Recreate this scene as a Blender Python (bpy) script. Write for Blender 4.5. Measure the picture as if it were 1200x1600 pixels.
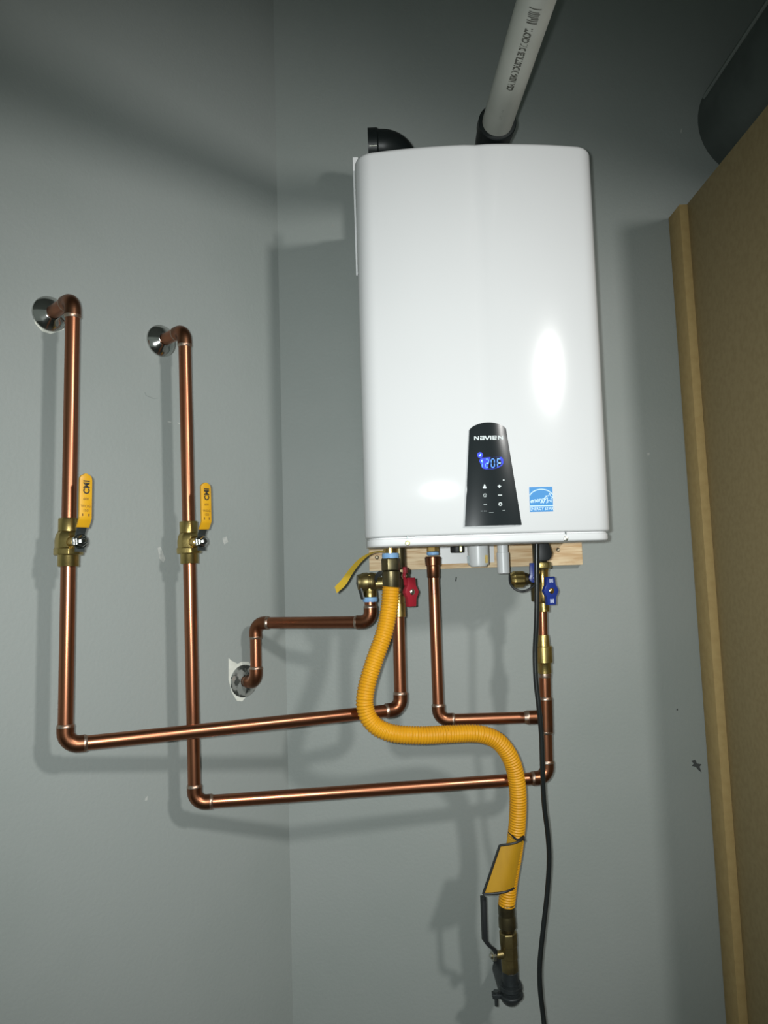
import bpy, bmesh, math, random
from mathutils import Vector as V, Matrix
random.seed(7)
for o in list(bpy.data.objects): bpy.data.objects.remove(o)
scene = bpy.context.scene
COL = scene.collection
R = math.radians

# ------------------------------------------------------------------ camera, world, lamps, exposure
CAMZ = 1.30
PITCH, ROLL = R(4.7), R(-1.72)
cam_d = bpy.data.cameras.new('camera'); cam = bpy.data.objects.new('camera', cam_d); COL.objects.link(cam)
cam_d.sensor_fit = 'HORIZONTAL'; cam_d.sensor_width = 36; cam_d.lens = 36; cam_d.clip_start = 0.02
CROT = Matrix.Rotation(R(90)+PITCH, 3, 'X') @ Matrix.Rotation(ROLL, 3, 'Z')
cam.matrix_world = Matrix.Translation((0, 0, CAMZ)) @ CROT.to_4x4()
scene.camera = cam

world = bpy.data.worlds.new('world'); scene.world = world; world.use_nodes = True
bg = world.node_tree.nodes['Background']; bg.inputs[0].default_value = (0.64, 0.76, 0.69, 1); bg.inputs[1].default_value = 0.235

def spot(name, loc, aim, power, size, blend, radius, col):
    d = bpy.data.lights.new(name, 'SPOT'); d.energy = power; d.spot_size = R(size); d.spot_blend = blend
    d.shadow_soft_size = radius; d.color = col
    o = bpy.data.objects.new(name, d); COL.objects.link(o); o.location = loc
    o.rotation_euler = (V(aim)-V(loc)).to_track_quat('-Z', 'Y').to_euler()
    return o
spot('work_lamp', (1.15, -.42, CAMZ+.86), (-.25, 1.55, CAMZ-.15), 92, 78, 1.0, .085, (1, .985, .96))
spot('phone_flash', (-.030, 0.0, CAMZ+.015), (-.10, 1.6, CAMZ-.05), 69, 98, 1.0, .012, (.95, 1, 1))

vs = scene.view_settings
vs.view_transform = 'Standard'; vs.look = 'None'; vs.gamma = 1; vs.use_curve_mapping = False; vs.exposure = 0.0

# ------------------------------------------------------------------ place helpers
def ray(px, py): return CROT @ V(((px-600)/1200, (800-py)/1200, -1))
def at(px, py, Y):
    r = ray(px, py); r = r*(Y/r.y); return V((r.x, r.y, r.z+CAMZ))
YW = 1.735                                   # back wall plane
CX = at(444, 880, YW).x                     # inside corner with the slanting left wall
LN = V((math.sin(R(45)), -math.cos(R(45)), 0))   # normal of the left wall, into the room
LT = V((-math.cos(R(45)), -math.sin(R(45)), 0))  # along the left wall, away from the corner
def onleft(px, py, off=0.0):
    r = ray(px, py); p0 = V((CX, YW, 0))+LN*off
    k = (p0-V((0, 0, 0))).dot(LN)/V((r.x, r.y, 0)).dot(LN)
    return V((r.x*k, r.y*k, r.z*k+CAMZ))
UP = V((0, 0, 1)); FW = V((0, 1, 0)); RT = V((1, 0, 0))

# ------------------------------------------------------------------ geometry helpers
class G:
    def __init__(s): s.v = []; s.f = []
    def add(s, v, f):
        n = len(s.v); s.v += [V(p) for p in v]; s.f += [tuple(i+n for i in q) for q in f]; return s
    def box(s, c, sx, sy, sz, ax=None):
        ax = ax or (RT, FW, UP); c = V(c)
        v = [c+ax[0]*sx*.5*i+ax[1]*sy*.5*j+ax[2]*sz*.5*k for k in (-1, 1) for j in (-1, 1) for i in (-1, 1)]
        return s.add(v, [(0, 2, 3, 1), (4, 5, 7, 6), (0, 1, 5, 4), (2, 6, 7, 3), (0, 4, 6, 2), (1, 3, 7, 5)])
    def tube(s, pts, r, seg=20, caps=True):
        pts = [V(p) for p in pts]; n = len(pts)
        rr = r if isinstance(r, (list, tuple)) else [r]*n
        tang = []
        for i in range(n):
            a = pts[max(i-1, 0)]; b = pts[min(i+1, n-1)]; t = b-a
            tang.append(t.normalized() if t.length > 1e-9 else (tang[-1] if tang else UP))
        t0 = tang[0]; u = t0.orthogonal().normalized()
        v = []
        for i in range(n):
            if i: u = tang[i-1].rotation_difference(tang[i]) @ u
            w = tang[i].cross(u)
            for k in range(seg):
                a = 2*math.pi*k/seg; v.append(pts[i]+(u*math.cos(a)+w*math.sin(a))*rr[i])
        f = [(i*seg+k, i*seg+(k+1) % seg, (i+1)*seg+(k+1) % seg, (i+1)*seg+k) for i in range(n-1) for k in range(seg)]
        if caps: f += [tuple(range(seg-1, -1, -1)), tuple((n-1)*seg+k for k in range(seg))]
        return s.add(v, f)
    def lathe(s, p, d, prof, seg=24, ref=None, caps=True):   # prof: (distance along d, radius)
        p = V(p); d = V(d).normalized(); u = (ref - d*ref.dot(d)).normalized() if ref else d.orthogonal().normalized(); w = d.cross(u)
        v = []
        for t, r in prof:
            for k in range(seg):
                a = 2*math.pi*k/seg; v.append(p+d*t+(u*math.cos(a)+w*math.sin(a))*r)
        n = len(prof)
        f = [(i*seg+k, i*seg+(k+1) % seg, (i+1)*seg+(k+1) % seg, (i+1)*seg+k) for i in range(n-1) for k in range(seg)]
        if caps: f += [tuple(range(seg-1, -1, -1)), tuple((n-1)*seg+k for k in range(seg))]
        return s.add(v, f)
    def prism(s, poly, ext):                      # planar polygon (3D points) pushed along ext
        poly = [V(p) for p in poly]; n = len(poly); ext = V(ext)
        return s.add(poly+[p+ext for p in poly], [tuple(range(n)), tuple(range(2*n-1, n-1, -1))]+[(i, i+n, (i+1) % n+n, (i+1) % n) for i in range(n)])
    def sheet(s, top, bottom, th):                # ribbon between two polylines, thickened along th
        n = len(top); a = [V(p) for p in top]+[V(p) for p in bottom]; b = [p+V(th) for p in a]
        f = [(i, i+1, n+i+1, n+i) for i in range(n-1)]; m = 2*n
        f += [(m+n+i, m+n+i+1, m+i+1, m+i) for i in range(n-1)]
        f += [(m+i, m+i+1, i+1, i) for i in range(n-1)]+[(n+i, n+i+1, m+n+i+1, m+n+i) for i in range(n-1)]
        f += [(0, n, m+n, m), (m+n-1, m+2*n-1, 2*n-1, n-1)]
        return s.add(a+b, f)

WORLD = {}
def obj(name, g, mat, parent=None, bevel=0, sharp=35):
    lo = V([min(p[i] for p in g.v) for i in range(3)]); hi = V([max(p[i] for p in g.v) for i in range(3)])
    org = V(((lo.x+hi.x)/2, (lo.y+hi.y)/2, lo.z))
    me = bpy.data.meshes.new(name); me.from_pydata([p-org for p in g.v], [], g.f); me.validate()
    bm = bmesh.new(); bm.from_mesh(me); bmesh.ops.recalc_face_normals(bm, faces=bm.faces)
    if bevel:
        es = [e for e in bm.edges if len(e.link_faces) == 2 and e.calc_face_angle(0) > R(30)]
        bmesh.ops.bevel(bm, geom=es, offset=bevel, segments=2, affect='EDGES', profile=.5, clamp_overlap=True)
    bm.to_mesh(me); bm.free()
    me.materials.append(MAT[mat])
    for p in me.polygons: p.use_smooth = True
    me.set_sharp_from_angle(angle=R(sharp))
    o = bpy.data.objects.new(name, me); COL.objects.link(o)
    WORLD[o.name] = org
    if parent: o.parent = parent; o.location = org-WORLD[parent.name]
    else: o.location = org
    return o
def thing(name, label, cat, loc, group=None):
    o = bpy.data.objects.new(name, None); COL.objects.link(o); o.location = loc; o.empty_display_size = .05
    WORLD[o.name] = V(loc); return tag(o, label, cat, group)
def tag(o, label, cat, group=None):
    o['label'] = label; o['category'] = cat
    if group: o['group'] = group
    return o
def struct(o, label=None):
    o['kind'] = 'structure'
    if label: o['label'] = label
    return o
def lab(o, label): o['label'] = label; return o

def fillet(pts, rad, n=8):
    pts = [V(p) for p in pts]; out = [pts[0]]
    for i in range(1, len(pts)-1):
        a = (pts[i-1]-pts[i]).normalized(); b = (pts[i+1]-pts[i]).normalized(); ang = a.angle(b)
        t = rad/math.tan(ang/2); c = pts[i]+(a+b).normalized()*(rad/math.sin(ang/2))
        p = pts[i]+a*t-c; q = pts[i]+b*t-c
        for k in range(n+1):
            out.append(c+p.normalized().slerp(q.normalized(), k/n)*p.length if p.angle(q) > 1e-4 else pts[i])
    return out+[pts[-1]]
def spline(pts, per=12):
    pts = [V(p) for p in pts]; P = [pts[0]*2-pts[1]]+pts+[pts[-1]*2-pts[-2]]; out = []
    for i in range(1, len(P)-2):
        p0, p1, p2, p3 = P[i-1:i+3]
        for k in range(per):
            t = k/per
            out.append(.5*((2*p1)+(p2-p0)*t+(2*p0-5*p1+4*p2-p3)*t*t+(3*p1-p0-3*p2+p3)*t**3))
    return out+[pts[-1]]
def resample(pts, step):
    L = [0]
    for a, b in zip(pts, pts[1:]): L.append(L[-1]+(b-a).length)
    n = max(2, int(L[-1]/step)); out = []; j = 0
    for i in range(n+1):
        s = L[-1]*i/n
        while j < len(L)-2 and L[j+1] < s: j += 1
        out.append(pts[j].lerp(pts[j+1], (s-L[j])/max(L[j+1]-L[j], 1e-9)))
    return out, L[-1]

def text_flat(body, size, bold=0.0):
    c = bpy.data.curves.new('text', 'FONT'); c.body = body; c.size = size; c.align_x = 'CENTER'; c.align_y = 'CENTER'; c.offset = bold; c.resolution_u = 2
    o = bpy.data.objects.new('text', c); COL.objects.link(o)
    dg = bpy.context.evaluated_depsgraph_get(); dg.update(); e = o.evaluated_get(dg); m = e.to_mesh()
    v = [(p.co.x, p.co.y) for p in m.vertices]; f = [tuple(p.vertices) for p in m.polygons]
    e.to_mesh_clear(); bpy.data.objects.remove(o); bpy.data.curves.remove(c)
    return v, f
def text_on(g, body, size, fn, bold=0.0, sx=1.0):
    v, f = text_flat(body, size, bold); g.add([fn(x*sx, y) for x, y in v], f)

# ------------------------------------------------------------------ materials (procedural)
MAT = {}
def mat(name, col, rough=.5, metal=0.0, col2=None, scale=20, detail=4, lo=.4, hi=.65, bump=0.0, bscale=200, coat=0.0, emit=None, estr=0.0, stretch=None, rough2=None, spec=.5):
    m = bpy.data.materials.new(name); m.use_nodes = True; nt = m.node_tree; b = nt.nodes['Principled BSDF']
    b.inputs['Base Color'].default_value = (*col, 1); b.inputs['Roughness'].default_value = rough; b.inputs['Metallic'].default_value = metal
    b.inputs['Coat Weight'].default_value = coat; b.inputs['Specular IOR Level'].default_value = spec
    tc = nt.nodes.new('ShaderNodeTexCoord')
    mp = nt.nodes.new('ShaderNodeMapping'); nt.links.new(tc.outputs['Object'], mp.inputs[0])
    if stretch: mp.inputs['Scale'].default_value = stretch
    no = nt.nodes.new('ShaderNodeTexNoise'); no.inputs['Scale'].default_value = scale; no.inputs['Detail'].default_value = detail
    nt.links.new(mp.outputs[0], no.inputs['Vector'])
    mr = nt.nodes.new('ShaderNodeMapRange'); mr.inputs[1].default_value = lo; mr.inputs[2].default_value = hi; nt.links.new(no.outputs['Fac'], mr.inputs[0])
    if col2:
        mx = nt.nodes.new('ShaderNodeMix'); mx.data_type = 'RGBA'; mx.inputs[6].default_value = (*col, 1); mx.inputs[7].default_value = (*col2, 1)
        nt.links.new(mr.outputs[0], mx.inputs[0]); nt.links.new(mx.outputs[2], b.inputs['Base Color'])
    if rough2 is not None:
        mr2 = nt.nodes.new('ShaderNodeMapRange'); mr2.inputs[1].default_value = lo; mr2.inputs[2].default_value = hi; mr2.inputs[3].default_value = rough; mr2.inputs[4].default_value = rough2
        nt.links.new(no.outputs['Fac'], mr2.inputs[0]); nt.links.new(mr2.outputs[0], b.inputs['Roughness'])
    if bump:
        n2 = nt.nodes.new('ShaderNodeTexNoise'); n2.inputs['Scale'].default_value = bscale; n2.inputs['Detail'].default_value = 3; nt.links.new(tc.outputs['Object'], n2.inputs['Vector'])
        bp = nt.nodes.new('ShaderNodeBump'); bp.inputs['Strength'].default_value = bump; bp.inputs['Distance'].default_value = .002
        nt.links.new(n2.outputs['Fac'], bp.inputs['Height']); nt.links.new(bp.outputs[0], b.inputs['Normal'])
    if emit: b.inputs['Emission Color'].default_value = (*emit, 1); b.inputs['Emission Strength'].default_value = estr
    MAT[name] = m; return m
mat('wall_paint', (.302, .327, .312), .55, col2=(.276, .305, .288), scale=2.2, bump=.25, bscale=140, spec=.3)
mat('ceiling_paint', (.45, .46, .45), .8, col2=(.42, .43, .42))
mat('concrete', (.30, .30, .29), .8, col2=(.22, .22, .21), scale=6, bump=.3)
mat('bare_plaster', (.72, .73, .66), .85, col2=(.62, .63, .56), scale=60, bump=.3)
mat('chipped_paint', (.46, .47, .44), .85, col2=(.36, .38, .36), scale=150, detail=6)
mat('scuff', (.055, .06, .06), .8)
mat('white_enamel', (.67, .68, .68), .13, col2=(.66, .67, .67), scale=3, spec=.26)
mat('white_steel', (.70, .71, .71), .35)
mat('black_gloss', (.010, .014, .016), .16, coat=.3)
mat('panel_print', (.62, .68, .68), .5)
mat('panel_print_dim', (.28, .32, .32), .5)
mat('display_glow', (.0, .01, .2), .4, emit=(.0, .035, .85), estr=.75)
mat('display_digit', (.02, .1, .6), .4, emit=(.08, .28, 1), estr=1.5)
mat('display_bright', (.1, .3, .8), .4, emit=(.35, .65, 1), estr=1.4)
mat('sticker_blue', (.03, .24, .56), .35)
mat('sticker_white', (.55, .75, .92), .35)
mat('sticker_pale', (.22, .52, .82), .35)
mat('copper', (.42, .175, .095), .28, 1.0, col2=(.30, .115, .062), scale=14, lo=.42, hi=.7, rough2=.38, stretch=(1, 1, .35))
mat('copper_old_shaded', (.30, .120, .062), .30, 1.0, col2=(.13, .065, .036), scale=22, lo=.4, hi=.66, rough2=.45)  # tarnished fittings, darkened further for the unlit tops of the elbows
mat('solder', (.50, .42, .35), .40, 1.0, col2=(.36, .20, .13), scale=90)
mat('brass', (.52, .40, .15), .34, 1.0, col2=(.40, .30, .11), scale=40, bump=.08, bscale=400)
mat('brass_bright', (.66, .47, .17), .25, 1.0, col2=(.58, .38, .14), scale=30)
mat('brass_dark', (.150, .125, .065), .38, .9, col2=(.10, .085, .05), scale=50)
mat('chrome', (.62, .62, .60), .12, 1.0, col2=(.42, .42, .40), scale=30)
mat('chrome_dirty', (.30, .32, .30), .3, .35, col2=(.045, .05, .045), scale=55, lo=.47, hi=.54, rough2=.6)
mat('steel_dark', (.10, .115, .115), .35, .8)
mat('zinc', (.55, .55, .48), .3, 1.0)
mat('zinc_yellow', (.70, .68, .30), .3, 1.0)
mat('yellow_vinyl', (.68, .36, .012), .38, col2=(.62, .31, .01), scale=30)
mat('yellow_hose', (.70, .335, .010), .40, col2=(.64, .295, .008), scale=18, spec=.35)
mat('tag_yellow', (.50, .27, .012), .45, col2=(.40, .21, .012), scale=30, stretch=(1, 1, .3))
mat('ribbon_yellow', (.55, .36, .03), .4, col2=(.45, .33, .04), scale=25)
mat('black_print', (.03, .025, .015), .5)
mat('brown_print', (.20, .10, .01), .5)
mat('thread_tape', (.22, .42, .72), .5, col2=(.28, .50, .78), scale=80)
mat('red_handle', (.30, .012, .025), .4)
mat('blue_handle', (.012, .035, .24), .35)
mat('handle_print', (.45, .5, .7), .5)
mat('black_rubber', (.012, .014, .015), .5)
mat('black_abs', (.010, .014, .014), .42)
mat('cord_black', (.012, .015, .015), .32)
mat('black_iron', (.030, .036, .038), .42, .3, col2=(.02, .024, .026), scale=60, bump=.2)
mat('pvc', (.60, .61, .55), .42, col2=(.54, .55, .49), scale=8)
mat('pvc_faint', (.42, .43, .38), .5)
mat('pvc_print', (.10, .10, .08), .6)
mat('grey_pvc', (.66, .68, .68), .35)
mat('mdf', (.37, .290, .150), .75, col2=(.33, .255, .128), scale=90, bump=.08, bscale=500, spec=.25)
mat('mdf_lit', (.48, .345, .150), .7, col2=(.44, .31, .13), scale=60, spec=.25)  # fibreboard of the rail, with the flash's brightness put into the colour
mat('galvanised', (.15, .175, .165), .45, .45, col2=(.11, .13, .122), scale=9)
mat('galvanised_seam', (.34, .38, .36), .5, .4)
mat('screw_steel', (.20, .17, .12), .4, .9)
# pine with grain and knots
def pine():
    m = mat('pine', (.70, .52, .31), .6); nt = m.node_tree; b = nt.nodes['Principled BSDF']
    tc = nt.nodes['Texture Coordinate']; mp = nt.nodes.new('ShaderNodeMapping'); mp.inputs['Scale'].default_value = (3, 40, 40); nt.links.new(tc.outputs['Object'], mp.inputs[0])
    n = nt.nodes.new('ShaderNodeTexNoise'); n.inputs['Scale'].default_value = 3; n.inputs['Detail'].default_value = 5; n.inputs['Distortion'].default_value = 1.2; nt.links.new(mp.outputs[0], n.inputs['Vector'])
    cr = nt.nodes.new('ShaderNodeValToRGB'); e = cr.color_ramp.elements
    e[0].position = .30; e[0].color = (.52, .31, .14, 1); e[1].position = .62; e[1].color = (.80, .63, .40, 1); nt.links.new(n.outputs['Fac'], cr.inputs[0])
    vo = nt.nodes.new('ShaderNodeTexVoronoi'); vo.inputs['Scale'].default_value = 9; nt.links.new(tc.outputs['Object'], vo.inputs['Vector'])
    r2 = nt.nodes.new('ShaderNodeMapRange'); r2.inputs[1].default_value = .03; r2.inputs[2].default_value = .16; r2.inputs[3].default_value = .75; r2.inputs[4].default_value = 0; nt.links.new(vo.outputs['Distance'], r2.inputs[0])
    mx = nt.nodes.new('ShaderNodeMix'); mx.data_type = 'RGBA'; mx.inputs[7].default_value = (.40, .21, .09, 1); nt.links.new(cr.outputs[0], mx.inputs[6]); nt.links.new(r2.outputs[0], mx.inputs[0])
    nt.links.new(mx.outputs[2], b.inputs['Base Color'])
pine()

# ================================================================== THE SETTING
ZC = 2.85
wb = struct(obj('wall_back', G().box(((CX+1.75)/2, YW+.05, ZC/2), 1.75-CX, .10, ZC), 'wall_paint'), 'grey painted back wall behind the white heater')
le = V((CX, YW, 0)); lend = le+LT*2.6
g = G(); g.prism([le, lend, lend-LN*.1, le-LN*.1], UP*ZC)
wl = struct(obj('wall_left', g, 'wall_paint'), 'grey painted wall slanting forward on the left')
struct(obj('wall_right', G().box((1.80, .2, ZC/2), .10, 3.1, ZC), 'wall_paint'), 'grey wall at the far right')
struct(obj('floor', G().box((0, .25, -.05), 4.6, 3.2, .10), 'concrete'), 'grey concrete floor')
struct(obj('ceiling', G().box((0, .25, ZC+.05), 4.6, 3.2, .10), 'ceiling_paint'), 'plain ceiling')

def chip(name, pts, wall, m, th=.0006):       # a flake of bare plaster or a dark scuff, a little proud of the paint
    n = LN if wall is wl else -FW
    P = [(onleft(x, y, 0) if wall is wl else at(x, y, YW)) for x, y in pts]
    return obj(name, G().prism(P, n*th), m, wall)
chip('bare_plaster_patch', [(357, 1028), (361, 1032), (371, 1037), (378, 1034), (388, 1034), (394, 1040), (392, 1080), (378, 1096), (370, 1095), (362, 1082), (357, 1062)], wl, 'bare_plaster')
chip('bare_plaster_patch', [(57, 476), (70, 470), (100, 515), (79, 522), (66, 518), (55, 506), (51, 492)], wl, 'bare_plaster')
chip('paint_chip', [(246, 856), (251, 854), (254, 862), (258, 874), (255, 879), (249, 873)], wl, 'chipped_paint')
chip('paint_chip', [(262, 658), (268, 659), (266, 661), (262, 660)], wl, 'chipped_paint')
chip('paint_chip', [(276, 660), (282, 661), (280, 663)], wl, 'chipped_paint')
chip('paint_chip', [(226, 613), (238, 616), (247, 622), (240, 623), (228, 618)], wl, 'wall_paint', .0012)
chip('paint_chip', [(227, 1247), (231, 1243), (230, 1250), (226, 1252)], wl, 'chipped_paint')
chip('paint_chip', [(347, 841), (354, 838), (356, 847), (350, 851)], wl, 'chipped_paint')
chip('paint_chip', [(1063, 205), (1065, 200), (1066, 205), (1064, 209)], wb, 'chipped_paint')
chip('paint_chip', [(1011, 708), (1015, 707), (1015, 711), (1012, 712)], wb, 'chipped_paint')
chip('scuff_mark', [(1080, 1189), (1086, 1187), (1089, 1193), (1096, 1194), (1093, 1198), (1096, 1207), (1091, 1203), (1087, 1198), (1081, 1197), (1084, 1193)], wb, 'scuff')
chip('scuff_mark', [(1057, 1108), (1059, 1107), (1059, 1110), (1057, 1110)], wb, 'scuff')
chip('scuff_mark', [(712, 901), (714, 902), (713, 909), (711, 908)], wb, 'scuff')

# ================================================================== TALL FIBREBOARD CABINET ON THE RIGHT
def cab():
    tb = at(1044, 340, YW); bb = at(1120, 1400, YW)                 # foot of the rail on the wall, high and low
    zt = at(1066, 318, YW-.068).z
    lean = (bb.x-tb.x)/(bb.z-tb.z)
    def X(z): return tb.x+lean*(z-tb.z)
    YF = 1.245; th = .019
    t = thing('tall_cabinet', 'tall brown fibreboard cabinet standing against the wall at the right', 'cabinet', (X(0)+.3, 1.5, 0))
    def slab(x0, x1, y0, y1, z0, z1):
        g = G(); v = [(X(z)+x, y, z) for z in (z0, z1) for y in (y0, y1) for x in (x0, x1)]
        return g.add(v, [(0, 2, 3, 1), (4, 5, 7, 6), (0, 1, 5, 4), (2, 6, 7, 3), (0, 4, 6, 2), (1, 3, 7, 5)])
    lab(obj('corner_rail', slab(0, .019, YW-.068, YW-.001, .0, zt-.002), 'mdf_lit', t, .0008), 'vertical rail along the cabinet back edge, coloured paler for the light on it')
    obj('side_panel', slab(.019, .019+th, YF, YW-.001, .0, zt), 'mdf', t, .0008)
    obj('side_panel', slab(.62, .62+th, YF, YW-.001, .0, zt), 'mdf', t, .0008)
    obj('back_panel', slab(.038, .62, YW-.012, YW-.002, .0, zt-.02), 'mdf', t)
    obj('top_panel', slab(.038, .62, YF+.01, YW-.013, zt-.06, zt-.04), 'mdf', t)
    for k in range(4): obj('shelf', slab(.039, .619, YF+.02, YW-.013, .1+.45*k, .118+.45*k), 'mdf', t)
cab()

# ================================================================== ROUND DUCT HIGH ON THE RIGHT
def duct():
    c = at(1186, 190, YW); r = .145
    t = thing('round_duct', 'dark round metal duct running forward above the cabinet', 'duct', (c.x, 1.2, c.z))
    obj('pipe', G().lathe(c+V((0, -.001, 0)), -FW, [(0, r), (1.5, r)], 48), 'galvanised', t)
    for y in (.62,): obj('joint_band', G().lathe(c-FW*y, -FW, [(0, r+.0005), (.004, r+.006), (.022, r+.006), (.026, r+.0005)], 48, caps=False), 'galvanised', t)
    a = c+V((-math.sin(R(72)), 0, math.cos(R(72))))*(r+.001)
    obj('seam', G().tube([a-FW*.03, a-FW*1.5], .0042, 8), 'galvanised_seam', t)
duct()

# ================================================================== MOUNTING BOARD
MBX0, MBX1 = at(577, 880, YW-.019).x, at(910, 870, YW-.019).x
mz0 = at(740, 887.5, YW-.019).z; mz1 = mz0+.09
mb = tag(obj('mounting_board', G().box(((MBX0+MBX1)/2, YW-.0105, (mz0+mz1)/2), MBX1-MBX0, .019, mz1-mz0), 'pine', bevel=.001), 'pale pine board screwed to the wall under the white heater', 'board')
for px, py in ((589, 871), (872, 859)):
    p = at(px, py, YW-.02)
    obj('screw', G().lathe(p+V((0, .0012, 0)), -FW, [(0, .0048), (.0012, .0046), (.002, .0032), (.0016, .0014)], 12), 'screw_steel', mb)

# ================================================================== THE HEATER
HX = at(763, 845, 1.385).x; YC = 1.345
ZB = at(761, 834.5, 1.355).z; ZT = at(745, 227, 1.355).z
W = .445
heater = thing('water_heater', 'white wall-hung tankless water heater with black control panel', 'water heater', (HX, 1.5, ZB-.02))
def front(u):
    a = abs(u)/(W/2)
    return YC+.024*a**2.2+.0016*math.exp(-(u/.010)**2)-.0006*math.exp(-((abs(u)-.04)/.03)**2)
def plan(w, y_back, inset=0.0, rc=.034):
    h = w/2; us = [-(h-rc)+2*(h-rc)*k/40 for k in range(41)]
    fr = [(u, front(u)) for u in us]
    yl = front(h-rc)
    sl = .10
    right = [(h-rc+rc*math.sin(a), yl+.006*(a/1.57)+rc*(1-math.cos(a))) for a in [R(90)*k/9 for k in range(1, 10)]]
    pts = fr+right+[(h+.0, y_back)]
    pts += [(-h, y_back)]+[(-u, y) for u, y in reversed(right)]
    if inset:
        n = len(pts); out = []
        for i in range(n):
            a = V((*pts[i-1], 0)); b = V((*pts[(i+1) % n], 0)); t = (b-a).normalized(); nrm = V((t.y, -t.x, 0))
            out.append((pts[i][0]-nrm.x*inset, pts[i][1]-nrm.y*inset))
        pts = out
    return pts
def shell(rows, y_back):
    g = G(); v = []
    for z, ins in rows: v += [(HX+u, y, z) for u, y in plan(W, y_back, ins)]
    n = len(plan(W, y_back)); m = len(rows)
    f = [(i*n+k, i*n+(k+1) % n, (i+1)*n+(k+1) % n, (i+1)*n+k) for i in range(m-1) for k in range(n)]
    f += [tuple(range(n-1, -1, -1)), tuple((m-1)*n+k for k in range(n))]
    return g.add(v, f)
rf = .010
rows = [(ZB, .005), (ZB+.0012, .002), (ZB+.004, .0)]+[(ZB+(ZT-rf-ZB)*k/6, 0) for k in range(1, 6)]
rows += [(ZT-rf+rf*math.sin(a), rf*(1-math.cos(a))) for a in [R(90)*k/6 for k in range(7)]]
obj('front_cover', shell(rows, 1.575), 'white_enamel', heater, sharp=50)
obj('rear_case', G().box((HX-.002, (1.570+YW-.025)/2, (ZB+ZT)/2+.001), W-.002, YW-.025-1.570, ZT-ZB+.004), 'white_steel', heater, .004)
ft = at(551, 246, 1.43); fb = at(556.5, 430, 1.43); xi = HX-W/2+.006
obj('side_flange', G().prism([ft, V((xi, 1.43, ft.z)), V((xi, 1.43, fb.z)), fb], FW*.003), 'white_steel', heater)
zs0 = ZB-.0165
obj('bottom_skirt', shell([(zs0, .007), (zs0+.0015, .0045), (zs0+.004, .0035), (ZB-.004, .0035), (ZB-.0025, .006), (ZB-.0005, .006)], 1.45), 'white_steel', heater, sharp=50)
for px, py, m in ((637, 848.5, 'zinc_yellow'), (884, 841.5, 'zinc')):
    p = at(px, py, 1.37); y = front(p.x-HX)+.0035; p = at(px, py, y)
    s = obj('screw', G().lathe(p+FW*.001, -FW, [(0, .0046), (.0014, .0046), (.0030, .0036), (.0034, .0018)], 14), m, heater)
    sl = obj('slot', G().box(at(px, py-8.5, y+.001), .0016, .003, .006), 'steel_dark', heater)
# control panel
def hz(px, py): p = at(px, py, YC); return p.x, p.z
def PY(X, Z):                                             # front face of the control panel
    lx, _ = hz(733+(726-733)*0, 672); k = (Z-pz0)/(pz1-pz0); x0 = pl0+(pl1-pl0)*k; x1 = pr0+(pr1-pr0)*k
    s = max(-1, min(1, (2*X-x0-x1)/(x1-x0)))
    return YC+.024*(abs(X-HX)/(W/2))**2.2-.0040-.0035*(1-s*s)-.002*(1-k)
(pl0, pz0), (pr0, _z) = hz(726, 823), hz(814.5, 821)
(pl1, pz1), (pr1, _z) = hz(733, 672), hz(790, 668)
g = G(); NC, NR = 16, 18; fr = []; bk = []
for j in range(NR+1):
    for i in range(NC+1):
        s = i/NC; k = j/NR; x = (pl0+(pl1-pl0)*k)+((pr0+(pr1-pr0)*k)-(pl0+(pl1-pl0)*k))*s
        z = pz0+(pz1-pz0)*k+(.0115*(1-(2*s-1)**2)**.75 if j == NR else 0)
        fr.append(V((x, PY(x, min(z, pz1)), z))); bk.append(V((x, front(x-HX)+.003, z)))
n = len(fr); c = NC+1
f = [(j*c+i, j*c+i+1, (j+1)*c+i+1, (j+1)*c+i) for j in range(NR) for i in range(NC)]
rim = [i for i in range(c)]+[j*c+NC for j in range(1, NR+1)]+[NR*c+i for i in range(NC-1, -1, -1)]+[j*c for j in range(NR-1, 0, -1)]
f += [(rim[i], rim[(i+1) % len(rim)], n+rim[(i+1) % len(rim)], n+rim[i]) for i in range(len(rim))]
f += [tuple(n+i for i in reversed(rim))]
g.add(fr+bk, f)
panel = lab(obj('control_panel', g, 'black_gloss', heater, sharp=50), 'glossy black tapered control panel')
def ppt(px, py, d=.0): x, z = hz(px, py); return V((x, PY(x, z)-d, z))
def poly_px(g, pts, d=.0004, th=.0004):
    P = [ppt(x, y, d) for x, y in pts]; g.prism(P, V((0, th, 0)))
def bar(g, x0, y0, x1, y1, w, d=.0004):
    dx, dy = x1-x0, y1-y0; L = math.hypot(dx, dy) or 1; nx, ny = -dy/L*w/2, dx/L*w/2
    poly_px(g, [(x0+nx, y0+ny), (x1+nx, y1+ny), (x1-nx, y1-ny), (x0-nx, y0-ny)], d)
def ring(g, cx, cy, r0, r1, a0=0, a1=360, d=.0004, n=18):
    P = []
    for k in range(n+1): a = R(a0+(a1-a0)*k/n); P.append((math.cos(a), math.sin(a)))
    for (ca, sa), (cb, sb) in zip(P, P[1:]): poly_px(g, [(cx+r0*ca, cy+r0*sa), (cx+r1*ca, cy+r1*sa), (cx+r1*cb, cy+r1*sb), (cx+r0*cb, cy+r0*sb)], d)
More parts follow.
